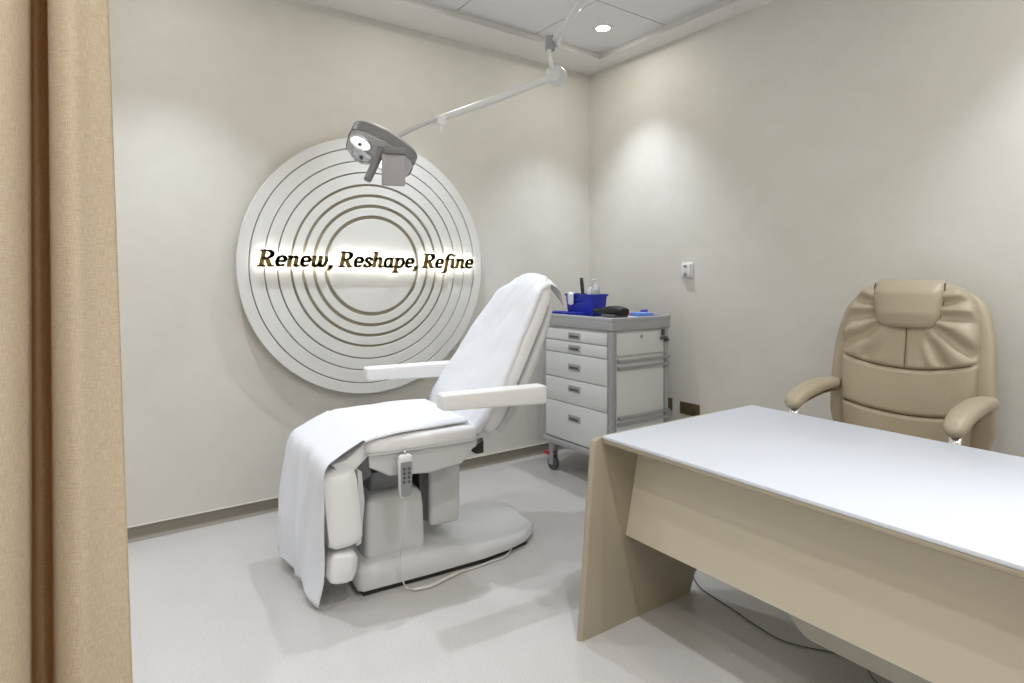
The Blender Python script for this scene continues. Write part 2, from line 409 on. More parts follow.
    def glyph(strokes, sc, shear, grow, y0, y1):
        bm = bmesh.new()
        for kind, pts in strokes:
            w, h = nib[kind]; w += grow; h += grow
            for a, b in zip(pts, pts[1:]):
                cand = []
                for p in (a, b):
                    for q in range(12):
                        t = 2*PI*(q+.5)/12; c, s = math.cos(t), math.sin(t)
                        cand.append((p[0]+math.copysign(abs(c)**.6, c)*w, p[1]+math.copysign(abs(s)**.6, s)*h))
                hl = hull([(round(x, 5), round(y, 5)) for x, y in cand])
                prism(bm, [((x+shear*y)*sc, y*sc) for x, y in hl], y0, y1, 'y')
        return bm
    text = 'Renew, Reshape, Refine'
    xL, xR = .752-SX, 2.145-SX
    adv = sum(G[c][0] if c != ' ' else .19 for c in text)
    sc = (xR-xL)/adv; base = -.012
    x = xL
    for ch in text:
        if ch == ' ': x += .19*sc; continue
        w, st = G[ch]
        o = obj('letter', glyph(st, sc, .21, 0, -.112, -.098), M['gold'], root, ang=30)
        o.location = (x, 0, base+SZ*0)
        l = obj('halo_light', glyph(st, sc, .21, -.010, -.0975, -.090), M['led'], o, smooth=False)
        x += w*sc
    tag(root, 'large white round wall sign with concentric rings and glowing bronze words', 'sign')
wall_sign()

# ------------------------------------------------------------------ switch and sockets on the right wall
def plate(name, label, cat, y0, y1, z0, z1, face, inner):
    root = empty(name, (WB, (y0+y1)/2, z0)); hy = (y1-y0)/2; hz = z1-z0
    bm = bmesh.new(); box(bm, -.010, 0, -hy, hy, 0, hz, bev=.003); obj('face_plate', bm, face, root)
    inner(root, hy, hz); tag(root, label, cat)
def sw_in(root, hy, hz):
    for k in range(3):
        z = hz*(.24+.26*k)
        bm = bmesh.new(); box(bm, -.014, -.009, -hy*.28, hy*.32, z-.009, z+.009, bev=.002); obj('button', bm, M['grey_m'] if k != 1 else M['white_p'], root)
    bm = bmesh.new(); box(bm, -.026, -.0005, -hy*.78, hy*.78, hz*.1, hz*.9, bev=.004); obj('housing', bm, M['white_p'], root)
    for c in root.children:
        if c.name.startswith('button'): c.location.x = -.0145
plate('wall_controller', 'small white wall controller with grey buttons above the sockets', 'wall switch', 2.598, 2.690, 1.345, 1.452, M['white_p'], sw_in)
def so_in(root, hy, hz):
    for sgn in (-1, 1):
        bm = bmesh.new(); box(bm, -.0125, -.009, sgn*hy*.5-.022, sgn*hy*.5+.022, hz*.2, hz*.68, bev=.002)
        o = obj('socket_outlet', bm, M['brass'], root)
        bm = bmesh.new()
        box(bm, -.0135, -.012, sgn*hy*.5-.003, sgn*hy*.5+.003, hz*.52, hz*.64)
        for q in (-.012, .012): box(bm, -.0135, -.012, sgn*hy*.5+q-.004, sgn*hy*.5+q+.004, hz*.3, hz*.38)
        obj('pin_slots', bm, M['black'], o, smooth=False)
        bm = bmesh.new(); box(bm, -.015, -.009, sgn*hy*.22-.006, sgn*hy*.22+.006, hz*.72, hz*.88, bev=.001); obj('rocker', bm, M['gold'], root)
plate('wall_socket', 'double bronze wall socket above the far corner of the desk', 'socket', 2.545, 2.705, .415, .498, M['brass'], so_in)
plate('wall_socket', 'single bronze wall socket half hidden behind the drawer cart', 'socket', 2.775, 2.87, .42, .505, M['brass'], so_in if False else (lambda r, hy, hz: None))

# ------------------------------------------------------------------ treatment chair (local frame u along the chair, v away from camera)
TC = empty('treatment_chair', (.92, 2.42, 0), math.atan2(-.0861, .9963))
tag(TC, 'white upholstered treatment chair with raised backrest on a grey lift base', 'treatment chair')
def pad(name, w, h, th, bev, m, parent, mtx, seg=4, taper=None, seam=True):
    """cushion: w along x, h along y, thickness z, centred"""
    bm = bmesh.new()
    levels = 6
    rings = []
    for i in range(levels+1):
        t = i/levels; z = -th/2+th*t
        k = bev*(1-math.sqrt(max(0, 1-(abs(2*t-1))**3)))
        rings.append([(x, y, z) for x, y in srect(w-2*k, h-2*k, .22, 48)])
    loft(bm, rings)
    for v in bm.verts:
        if taper: v.co = Vector(taper(v.co))
        v.co = mtx @ v.co
    return obj(name, bm, m, parent, ang=50)
# base plate: plan outline lofted in u
def base():
    bm = bmesh.new()
    secs = [(0.0, .02, .10), (.02, .0, .125), (.10, 0, .128), (.20, 0, .125), (.32, .0, .122), (.45, .005, .115), (.60, .01, .095), (.74, .03, .085), (.86, .07, .08), (.95, .14, .075), (.985, .2, .055)]
    rings = []
    for u, inset, hh in secs:
        v0, v1 = inset, .56-inset*.8
        ring = []
        n = 24
        top = []
        for i in range(n+1):
            s = i/n; v = v0+(v1-v0)*s
            scoop = 0
            if u > .30: 
                a = min(1, (u-.30)/.25)
                scoop = a*(.035*math.sin(PI*min(1, s/.75))*1.0)-a*.012*max(0, (s-.62)/.38)*min(1, (u-.3)/.4)
            edge = min(1, min(s, 1-s)*14); edge = math.sqrt(max(0, 1-(1-edge)**2))
            z = .035+(hh-.035-scoop)*edge if 0 < i < n else .048
            top.append((u, v, max(z, .045)))
        ring = top+[(u, v1, .026), (u, v0, .026)]
        rings.append(ring)
    loft(bm, rings); return bm
obj('base', base(), M['ptop'], TC, ang=60)
bm = bmesh.new(); prism(bm, [(.02, .012), (.6, .02), (.88, .09), (.955, .22), (.9, .38), (.6, .5), (.03, .5)], .0, .030, 'z', bev=.004); obj('skid', bm, M['black'], TC)
# pedestal cover and second lift column
bm = bmesh.new()
rings = []
for z, gx, gy in [(.10, .0, .0), (.30, .005, .005), (.36, .012, .010), (.385, .03, .025), (.39, .05, .04)]:
    rings.append([(.188+x, .265+y, z) for x, y in srect(.285-gx*2, .38-gy*2, .16, 48)])
loft(bm, rings); obj('pedestal_cover', bm, M['ptop'], TC, ang=50)
bm = bmesh.new()
rings = [[(.19+x, .275+y, z) for x, y in srect(.20, .26, .2, 32)] for z in (.385, .47)]
loft(bm, rings); obj('lift_column', bm, M['grey_m'], TC)
bm = bmesh.new(); box(bm, .375, .535, .14, .42, .17, .50, bev=.02, seg=4); obj('actuator_cover', bm, M['ptop'], TC)
bm = bmesh.new(); box(bm, .33, .375, .16, .40, .20, .46, bev=.005); obj('column_gap', bm, M['grey_d'], TC)
# seat frame (tapering skirt under the seat)
bm = bmesh.new(); prism(bm, [(.03, .615), (.03, .555), (.12, .505), (.30, .488), (.46, .505), (.535, .585), (.54, .615)], -.035, .535, 'y', bev=.012, seg=3); obj('seat_frame', bm, M['ptop'], TC)
# seat cushion with gently crowned top
def seat():
    bm = bmesh.new(); rings = []
    for i in range(9):
        t = i/8; z = .600+.078*t
        k = .03*(1-math.sqrt(max(0, 1-abs(2*t-1)**2.6)))
        rings.append([(.278+x, .25+y, z) for x, y in srect(.545-2*k, .615-2*k, .2, 64)])
    V = [[bm.verts.new(p) for p in r] for r in rings]; n = 64
    for a in range(8):
        for q in range(n): bm.faces.new([V[a][q], V[a][(q+1) % n], V[a+1][(q+1) % n], V[a+1][q]])
    # crowned top as concentric rings
    last = V[-1]; top = rings[-1]
    for s in (.9, .75, .5, .25):
        cur = [bm.verts.new((.278+(p[0]-.278)*s, .25+(p[1]-.25)*s, .678+.014*(1-s)*1.3+.004*math.sin(s*9))) for p in top]
        for q in range(n): bm.faces.new([last[q], last[(q+1) % n], cur[(q+1) % n], cur[q]])
        last = cur
    bm.faces.new(last); bm.faces.new(V[0][::-1])
    return bm
so = obj('seat', seat(), M['vinyl'], TC, ang=60)
bm = bmesh.new(); tube(bm, [(x+.278, y+.25, .612) for x, y in srect(.548, .618, .2, 64)]+[(.278+.274, .25, .612)], .0028, 6, 0); obj('piping', bm, M['ptop'], so)
# knee joint piece between seat and leg rest
bm = bmesh.new(); prism(bm, [(.02, .66), (.035, .60), (.02, .555), (-.04, .548), (-.10, .565), (-.12, .585), (-.06, .60)], -.020, .540, 'y', bev=.008); obj('knee_pad', bm, M['vinyl'], TC)
bm = bmesh.new(); prism(bm, [(.03, .60), (.045, .52), (.005, .50), (-.015, .56)], -.03, .53, 'y', bev=.004); obj('knee_hinge', bm, M['grey_d'], TC)
mt = Matrix.Translation((-.080, .245, .405)) @ Matrix.Rotation(R(84), 4, 'Y')
pad('leg_rest', .335, .62, .135, .016, M['vinyl'], TC, mt)
bm = bmesh.new(); prism(bm, [(-.018, .56), (.0, .545), (.012, .42), (-.002, .25), (-.022, .24), (-.018, .5)], -.04, .54, 'y', bev=.004); obj('leg_rest_shell', bm, M['ptop'], TC)
mt = Matrix.Translation((-.078, .245, .165)) @ Matrix.Rotation(R(96), 4, 'Y')
pad('foot_rest', .135, .60, .125, .030, M['vinyl'], TC, mt)
# backrest
B0 = Vector((.605, 0, .625)); B1 = Vector((1.035, 0, 1.355)); bd = (B1-B0); BL = bd.length; bd.normalize(); bn = Vector((-bd.z, 0, bd.x))
def backpt(s, v, off):   # s 0..1 along, v across, off toward sitter
    p = B0+bd*(BL*s)+bn*off; return Vector((p.x, v, p.z))
def bw(s):   # half width
    return interp([(0, .26), (.06, .295), (.15, .305), (.45, .298), (.7, .26), (.85, .22), (.95, .17), (1.0, .12)], s)
def backrest():
    bm = bmesh.new(); rings = []
    N = 30
    for i in range(N+1):
        s = i/N; w = bw(s); t = interp([(0, .03), (.04, .05), (.1, .055), (.9, .045), (.97, .035), (1, .015)], s)
        ring = []
        for a, b in srect(2*w, 2*t, .42, 36):
            bow = .02*(a/.28)**2*math.sin(PI*min(1, s))   # shallow bucket
            ring.append(backpt(s, .262+a, b+bow))
        rings.append(ring)
    loft(bm, rings); return bm
obj('backrest', backrest(), M['vinyl'], TC, ang=60)
def backshell():
    bm = bmesh.new(); rings = []
    for i in range(13):
        s = .03+.80*i/12; w = bw(s)*.90; t = interp([(0, .03), (.3, .045), (1, .02)], i/12)
        rings.append([backpt(s, .262+a, -.05-t*.6+b) for a, b in srect(2*w, 2*t, .5, 28)])
    loft(bm, rings); return bm
obj('backrest_shell', backshell(), M['ptop'], TC, ang=60)
for hv in (.02, .43):
    bm = bmesh.new(); box(bm, .555, .60, hv, hv+.05, .52, .60, bev=.006); obj('back_hinge', bm, M['black'], TC)
bm = bmesh.new(); prism(bm, [(.50, .60), (.50, .53), (.62, .58), (.74, .70), (.70, .74), (.62, .65)], .02, .48, 'y', bev=.008); obj('back_bracket', bm, M['ptop'], TC)
# armrests
def arm(v, u0, u1, z, dz, brk=True):
    a = empty('armrest', (0, 0, 0)); a.parent = TC
    Lr = u1-u0; ang = math.atan2(dz, Lr)
    mt = Matrix.Translation(((u0+u1)/2, v, z)) @ Matrix.Rotation(-ang, 4, 'Y')
    bm = bmesh.new(); rings = []
    for i in range(25):
        t = i/24; t = .5-.5*math.cos(PI*t); x = -Lr/2+Lr*t
        e = min(t, 1-t)*Lr; k = .009*(1-math.sqrt(max(0, 1-(1-min(1, e/.012))**2)))
        hh = .068+.018*t
        rings.append([(x, a2, b2+.007*t*0) for a2, b2 in srect(.085-2*k, hh-2*k, .26, 28)])
    loft(bm, rings)
    for vv in bm.verts: vv.co = mt @ vv.co
    o = obj('arm_pad', bm, M['vinyl'], TC, ang=60)
    return o
bpy.data.objects
arm(-.155, .298, .815, .818, -.014)
arm(.645, .215, .75, .835, -.010)
for v0, v1 in ((-.12, .02), (.48, .62)):
    bm = bmesh.new(); box(bm, .70, .745, min(v0, v1)+.005, max(v0, v1)-.005, .80, .83, bev=.006); obj('arm_bracket', bm, M['ptop'], TC)
for o in list(bpy.data.objects):
    if o.name.startswith('armrest'): bpy.data.objects.remove(o)

# hand controller hanging on the seat edge
hc = empty('hand_controller', tuple(TC.matrix_basis @ Vector((.170, -.085, .425))), TC.rotation_euler.z)
tag(hc, 'grey and white corded hand controller hanging from the treatment chair seat', 'remote control')
def hand_ctrl():
    bm = bmesh.new(); rings = []
    for z, w, t in [(0, .028, .012), (.006, .040, .020), (.03, .048, .026), (.09, .052, .028), (.135, .054, .028), (.150, .050, .024), (.156, .036, .014)]:
        rings.append([(a, b, z) for a, b in srect(w, t, .55, 28)])
    loft(bm, rings); obj('housing', bm, M['white_p'], hc)
    bm = bmesh.new(); rings = []
    for z, w in [(.006, .022), (.012, .036), (.05, .042), (.120, .044), (.132, .040)]:
        rings.append([(a, -.0135+b, z) for a, b in srect(w, .006, .6, 20)])
    loft(bm, rings); f = obj('face', bm, M['grey_m'], hc)
    for i in range(4):
        for s in (-1, 1):
            bm = bmesh.new(); cyl(bm, (s*.009, -.016, .060+i*.016), (s*.009, -.0195, .060+i*.016), .0055, n=12); obj('button', bm, M['grey_d'], f)
    bm = bmesh.new(); tube(bm, [(0, .03, .158), (0, .018, .165), (0, .0, .162), (0, -.002, .150)], .004, 8); obj('hook', bm, M['chrome'], hc)
    for c_ in list(hc.children):
        for v_ in c_.data.vertices: v_.co *= 1.15
        for g_ in c_.children:
            for v_ in g_.data.vertices: v_.co *= 1.15
    # coiled cord falling to the floor then to the base
    bm = bmesh.new()
    tube(bm, [(0, 0, .005), (.0, .0, -.1), (-.004, .02, -.20), (-.002, .055, -.275), (.0, .060, -.31), (.006, .058, -.36), (.02, .045, -.405), (.05, .03, -.416)], .0026, 8, 6)
    tube(bm, [(.05, .03, -.416), (.12, .02, -.417), (.20, .045, -.417), (.27, .065, -.417)], .0070, 10, 8)
    tube(bm, [(.27, .065, -.417), (.275, .072, -.418), (.36, .075, -.419), (.46, .09, -.419), (.54, .10, -.419), (.60, .14, -.41)], .004, 8, 6)
    obj('cord', bm, M['cable'], hc)
hand_ctrl()

# ---- sheets
def seat_sheet():
    # profile (u,z) from seat rear to hem
    prof = [(.50, .700), (.36, .702), (.18, .700), (.05, .693), (.0, .684), (-.045, .662), (-.105, .628), (-.148, .598), (-.166, .55), (-.170, .46), (-.174, .36), (-.178, .25), (-.184, .14), (-.192, .03)]
    P = smooth_path([(a, 0, b) for a, b in prof], 6); n = len(P)-1
    bm = bmesh.new()
    nv = 36
    L = [0]
    for i in range(n): L.append(L[-1]+(P[i+1]-P[i]).length)
    def fn(a, b):
        i = round(a*n); p = P[i]; l = L[i]
        near = interp([(0, -.02), (.25, -.035), (.44, -.058), (.50, -.066), (.60, -.066), (.72, -.072), (.80, -.070), (1.15, -.045), (1.3, -.01)], l)
        far = interp([(0, .545), (.55, .56), (.75, .575), (1.0, .585), (1.3, .56)], l)
        v = near+(far-near)*b
        hang = max(0, min(1, (l-.52)/.5))
        u = p.x+hang*(-.012*math.sin(b*9+.6)-.010*math.sin(b*4+l*5)); z = p.z
        u -= hang*b*.052
        u += .024*(1-b)*max(0, min(1, (l-.65)/.5))
        u -= hang*.010*noise.noise((b*3, l*4, 0))
        flat = 1-hang
        z += .003*flat*noise.noise((u*14, v*14, 3))+.006*flat*abs(noise.noise((u*5, v*9, 5)))
        # V-shaped tension fold from seat corners
        if l > .55:
            d = abs(b-.45)-.32*(1.1-l)
            u -= .030*math.exp(-(d/.075)**2)*hang
            d = abs(b-.78)-.10*(1.2-l); u -= .012*math.exp(-(d/.05)**2)*hang
        # hem dips at the near corner
        if l > 1.0: z += (l-1.0)/.3*(-.012*(1-b)+.020*math.sin(PI*b)+.03*b)
        z = max(z, .006)
        # fall of far/near edges over the cushion rim
        if l < .5:
            z -= .012*max(0, (b-.95)/.05)+.014*max(0, (.05-b)/.05)
        return (u, v, z)
    grid(bm, n, nv, fn)
    o = obj('disposable_sheet', bm, M['paper'], None, ang=180, fix=False); solid(o, .0015, 1)
    o.matrix_world = TC.matrix_basis.copy()
    tag(o, 'white disposable sheet over the seat and leg rest, trailing to the floor', 'sheet')
seat_sheet()
def back_sheet():
    bm = bmesh.new(); nu, nv = 60, 32
    def fn(a, b):
        s = -.03+1.17*a            # beyond 1 -> over the top and down behind
        c = 2*b-1
        if s <= 1.0:
            w = bw(max(0, s))*(1.0+.02*math.sin(s*8))
            w = max(w, interp([(0, .2), (.8, .22), (.9, .205), (1.0, .185)], s))
            off = interp([(0, .052), (.1, .060), (.9, .052), (1, .030)], s)
            bow = .02*c*c*math.sin(PI*max(0, min(1, s)))
            v = .262+c*w*1.01
            off += bow+.005*noise.noise((c*2.5, s*6, 2))+.010*abs(noise.noise((c*3+s*2, s*4.5, 8)))
            v += .11*max(0, c)*max(0, 1-s/.4)
            side = max(0, abs(c)-.93)/.07
            off -= side*.022
            p = backpt(s, v, off)
            if s > .85: p.z -= (s-.85)/.15*.055*abs(c)**2.2
            return p
        q = (s-1.0)/.14
        w = .185+.012*q
        p = backpt(1.0, .262+c*w, .03)
        p.z -= .055*abs(c)**2.2
        drop = q*q*(.03 + .09*max(0, -c))*1.0
        p.x += .060*math.sin(q*PI/2)*(1+.25*max(0, -c)); p.z -= drop-.004*math.sin(q*6+c*3)
        p.y -= .01*q
        return p
    grid(bm, nu, nv, fn)
    o = obj('disposable_sheet', bm, M['paper'], None, ang=180, fix=False); solid(o, .0015, 1)
    o.matrix_world = TC.matrix_basis.copy()
    tag(o, 'white disposable sheet draped over the raised backrest of the treatment chair', 'sheet')
back_sheet()

# ------------------------------------------------------------------ surgical lamp on a ceiling arm
def cam_pt(px, py, dep):
    a = math.atan2(849.6, 598); F = Vector((math.cos(a), math.sin(a), 0)); Rr = Vector((math.sin(a), -math.cos(a), 0))
    return Rr*((px-512)/598*dep)+F*dep+Vector((0, 0, 1.35-(py-277.5)/598*dep))
_a = math.atan2(849.6, 598)
FW = Vector((math.cos(_a), math.sin(_a), 0)); RT = Vector((math.sin(_a), -math.cos(_a), 0)); UP = Vector((0, 0, 1))
def lamp():
    neck = Vector((1.088, 2.463, 1.96)); J = Vector((1.885, 2.30, 2.352)); K = Vector((1.845, 2.27, 2.50)); E = Vector((1.45, 1.35, 2.505)); 
    root = empty('examination_lamp', tuple(neck))
    tag(root, 'grey examination lamp on a jointed ceiling arm above the treatment chair', 'lamp')
    def add(name, bm, m, parent=root, **k):
        for v in bm.verts: v.co -= neck
        return obj(name, bm, m, parent, **k)
    # spring arm from head to joint
    d = (J-neck)
    bm = bmesh.new(); tube(bm, [neck+d*.0, neck+d*.10+Vector((0, 0, .012)), neck+d*.22+Vector((0, 0, .015)), neck+d*.3+Vector((0, 0, .008))], .011, 12); add('head_arm', bm, M['lampgrey'])
    bm = bmesh.new(); tube(bm, [neck+d*.28+Vector((0, 0, .01)), neck+d*.6, neck+d*.985], lambda t: .015+.005*t, 14); add('spring_arm', bm, M['paint'])
    bm = bmesh.new(); cyl(bm, neck+d*.27+Vector((0, 0, .0)), neck+d*.27+Vector((0, 0, -.055)), .010); box(bm, *[c for ax in range(3) for c in ((neck+d*.27)[ax]-.022, (neck+d*.27)[ax]+.022)], bev=.008); add('tilt_knob', bm, M['white_p'])
    # big round joint
    ax = (FW*.9+RT*.45).normalized()
    bm = bmesh.new(); cyl(bm, J-ax*.035, J+ax*.035, .048, n=28); bmesh.ops.bevel(bm, geom=[e for e in bm.edges if len(e.link_faces) == 2 and any(len(f.verts) > 4 for f in e.link_faces)], offset=.008, segments=3, affect='EDGES'); add('elbow_joint', bm, M['paint'], ang=40)
    bm = bmesh.new(); tube(bm, [J+Vector((-.03, -.01, .02)), K+Vector((-.03, 0, -.03)), K+Vector((-.02, 0, .0))], .012, 12)
    add('elbow_post', bm, M['paint'])
    bm = bmesh.new(); cyl(bm, K+Vector((-.02, 0, -.045)), K+Vector((-.02, 0, .02)), .024, .024, 20); add('swivel_collar', bm, M['grey_m'])
    bm = bmesh.new(); cyl(bm, K+Vector((.025, 0, -.03)), K+Vector((.025, 0, .025)), .018, .018, 20); add('brake_knob', bm, M['white_p'])
    bm = bmesh.new(); tube(bm, [K, K.lerp(E, .5), E], .016, 14); add('boom_arm', bm, M['paint'])
    bm = bmesh.new(); cyl(bm, E+Vector((0, 0, -.05)), Vector((E.x, E.y, ZR-.03)), .032, .032, 24); add('ceiling_column', bm, M['paint'])
    bm = bmesh.new(); cyl(bm, Vector((E.x, E.y, ZR-.04)), Vector((E.x, E.y, ZR-.001)), .07, .11, 32); add('ceiling_canopy', bm, M['paint'])
    # head: local frame (X long axis, Y toward back, Z up out of the top)
    X = (RT*.95-UP*.42+FW*.25).normalized()
    Z = (UP*.90+RT*.28+FW*.48); Z = (Z-X*Z.dot(X)).normalized(); Y = Z.cross(X)
    O = neck-X*.028-Z*.045-Y*.01-UP*.022
    mt = Matrix(((X.x, Y.x, Z.x, O.x), (X.y, Y.y, Z.y, O.y), (X.z, Y.z, Z.z, O.z), (0, 0, 0, 1)))
    def loc(bm):
        for v in bm.verts: v.co = mt @ v.co
        return bm
    bm = bmesh.new(); rings = []
    for z, k, e in [(-.045, .012, .45), (-.040, .003, .45), (.015, .0, .45), (.028, .006, .5), (.040, .03, .6), (.046, .07, .7)]:
        rr = []
        for a, b in srect(.295-2*k, .215-2*k, e, 56):
            w = 1-.28*max(0, a/.16)      # narrows to the right
            rr.append((a, b*w, z-.010*max(0, a/.18)))
        rings.append(rr)
    loft(bm, rings); hd = add('housing', loc(bm), M['lampgrey'], ang=40)
    bm = bmesh.new(); rings = []
    for z, k in [(-.036, -.0015), (.010, -.0025)]:
        rr = []
        for a, b in srect(.295-2*k, .215-2*k, .45, 56):
            w = 1-.28*max(0, a/.18); rr.append((a, b*w, z-.010*max(0, a/.18)))
        rings.append(rr)
    loft(bm, rings, caps=False)
    add('side_band', loc(bm), M['lampside'], ang=40)
    # round reflectors under the housing
    for cx, cy, r, lit in [(-.090, -.042, .045, True), (-.070, .050, .050, False), (.035, .035, .045, True)]:
        bm = bmesh.new(); lathe(bm, [(r*1.0, -.03), (r*1.05, -.052), (r*.98, -.060), (r*.90, -.054), (r*.86, -.045), (.001, -.045)], 32, cx, cy); rf = add('reflector', loc(bm), M['glassy'])
        bm = bmesh.new(); lathe(bm, [(r*.85, -.050), (r*.6, -.056), (.001, -.059), (.001, -.051)], 32, cx, cy); add('lens', loc(bm), M['lens'] if lit else M['glassy'], rf)
        bm = bmesh.new(); lathe(bm, [(.009, -.055), (.009, -.066), (.001, -.067)], 16, cx, cy); add('bulb_cap', loc(bm), M['grey_d'], rf)
    # central sterile handle
    bm = bmesh.new(); hb = O+X*.0-Y*.06-Z*.04; he = cam_pt(367, 181, 2.50)
    dd = he-hb; tube(bm, [hb, hb+dd*.3, hb+dd*.7, he], lambda t: .019-.002*t if t < .95 else .012, 16); add('handle', bm, M['lampside'])
    # hanging shield plate
    p = cam_pt(393.5, 155, 2.50)
    bm = bmesh.new()
    u = (RT*.96+FW*.25).normalized(); w = UP*1.0; nn = u.cross(w).normalized()
    m2 = Matrix(((u.x, nn.x, w.x, p.x), (u.y, nn.y, w.y, p.y), (u.z, nn.z, w.z, p.z), (0, 0, 0, 1)))
    box(bm, -.048, .048, -.016, .016, -.128, .003, bev=.005, mtx=m2); add('control_box', bm, mat('lamp_box_grey', (.37, .355, .37), .5))
    bm = bmesh.new(); box(bm, -.040, .05, -.01, .03, .0, .03, bev=.006, mtx=m2); add('box_bracket', bm, M['lampside'])
lamp()

# ------------------------------------------------------------------ drawer cart
CX0, CX1, CY0, CY1, CH = 2.62, 3.14, 2.655, 3.335, 1.10
def cart():
    root = empty('drawer_cart', ((CX0+CX1)/2, (CY0+CY1)/2, 0)); ox, oy = (CX0+CX1)/2, (CY0+CY1)/2
    tag(root, 'grey framed medical cart with five white drawers in the room corner', 'cart')
    hx, hy = (CX1-CX0)/2, (CY1-CY0)/2
    zb = .235
    bm = bmesh.new(); box(bm, -hx+.012, hx-.012, -hy+.012, hy-.012, zb, CH-.06, bev=.004); obj('body', bm, M['steel'], root)
    # corner posts
    for sx in (-1, 1):
        for sy in (-1, 1):
            bm = bmesh.new(); 
            cx, cy = sx*(hx-.016), sy*(hy-.016)
            box(bm, cx-.018, cx+.018, cy-.018, cy+.018, zb-.01, CH-.05, bev=.008, seg=3); obj('corner_post', bm, M['frame'], root)
    bm = bmesh.new(); box(bm, -hx-.010, hx+.010, -hy-.010, hy+.010, zb-.035, zb+.012, bev=.014, seg=3); obj('base_frame', bm, M['frame'], root)
    # top tray with raised rim
    bm = bmesh.new(); box(bm, -hx-.012, hx+.012, -hy-.012, hy+.012, CH-.085, CH-.015, bev=.012, seg=3)
    t = obj('top', bm, M['frame'], root)
    bm = bmesh.new(); box(bm, -hx-.0125, -hx+.012, -hy-.0125, hy+.0125, CH-.03, CH, bev=.007, seg=3); box(bm, hx-.012, hx+.0125, -hy-.0125, hy+.0125, CH-.03, CH+.006, bev=.007, seg=3)
    box(bm, -hx, hx, hy-.012, hy+.0125, CH-.03, CH, bev=.007, seg=3); box(bm, -hx, hx, -hy-.0125, -hy+.012, CH-.03, CH, bev=.007, seg=3)
    obj('rim', bm, M['frame'], t)
    # drawers on the -X face
    zs = [1.003, .923, .841, .670, .507, .252]
    for i in range(5):
        z1, z0 = zs[i]-.002, zs[i+1]+.003
        bm = bmesh.new(); box(bm, -hx-.008, -hx+.02, -hy+.038, hy-.038, z0, z1, bev=.003); dr = obj('drawer', bm, M['steel'], root)
        zc = (z0+z1)/2+ (0 if i < 3 else (z1-z0)*.14)
        bm = bmesh.new(); box(bm, -hx-.014, -hx-.004, -.058, .058, zc-.021, zc+.021, bev=.004); hd = obj('handle', bm, M['alu'], dr)
        bm = bmesh.new(); box(bm, -hx-.0155, -hx-.012, -.044, .044, zc-.012, zc+.004, bev=.001); obj('grip_recess', bm, M['grey_d'], hd)
        # label-less sheet of accessory rails below
    # side (-Y face): upper flap, rails
    bm = bmesh.new(); box(bm, -hx+.040, hx-.050, -hy-.004, -hy+.02, .86, 1.0, bev=.003); fl = obj('side_flap', bm, M['steel'], root)
    bm = bmesh.new(); box(bm, -.012, .012, -hy-.007, -hy-.003, .962, .984, bev=.002); obj('latch', bm, M['alu'], fl)
    bm = bmesh.new(); box(bm, -hx+.040, hx-.050, -hy-.003, -hy+.02, .26, .84, bev=.003); obj('side_panel', bm, M['steel'], root)
    for z in (.828, .785, .475, .435, .27):
        bm = bmesh.new(); box(bm, -hx+.045, hx-.002, -hy-.022, -hy-.008, z-.009, z+.009, bev=.003); rl = obj('side_rail', bm, M['alu'], root)
        for xx in (-hx+.05, hx-.03):
            bm = bmesh.new(); box(bm, xx-.008, xx+.008, -hy-.010, -hy+.01, z-.012, z+.012); obj('rail_mount', bm, M['frame'], rl)
    bm = bmesh.new(); box(bm, hx-.075, hx-.062, -hy-.024, -hy-.004, .97, 1.01, bev=.002); box(bm, hx-.09, hx-.03, -hy-.022, -hy-.006, .945, .962, bev=.003); cyl(bm, (hx-.035, -hy-.028, .94), (hx-.035, -hy-.004, .94), .012); obj('lock_bar', bm, M['grey_d'], root)
    # castors
    for sx, sy in ((-1, 1), (-1, -1), (1, 1), (1, -1)):
        cx, cy = sx*(hx-.045), sy*(hy-.05)
        bm = bmesh.new(); cyl(bm, (cx, cy, .205), (cx, cy, .150), .03); box(bm, cx-.022, cx+.022, cy-.030, cy+.03, .135, .155, bev=.006)
        for q in (-.019, .019): box(bm, cx+q-.003, cx+q+.003, cy-.026, cy+.024, .036, .145, bev=.002)
        ca = obj('castor', bm, M['alu'], root)
        bm = bmesh.new(); cyl(bm, (cx-.014, cy-.004, .048), (cx+.014, cy-.004, .048), .048, n=32); wh = obj('wheel', bm, M['grey_d'], ca)
        bm = bmesh.new(); box(bm, cx-.030, cx+.010, cy+.012, cy+.062, .098, .124, bev=.006); obj('brake_pedal', bm, M['red'], ca)
cart()
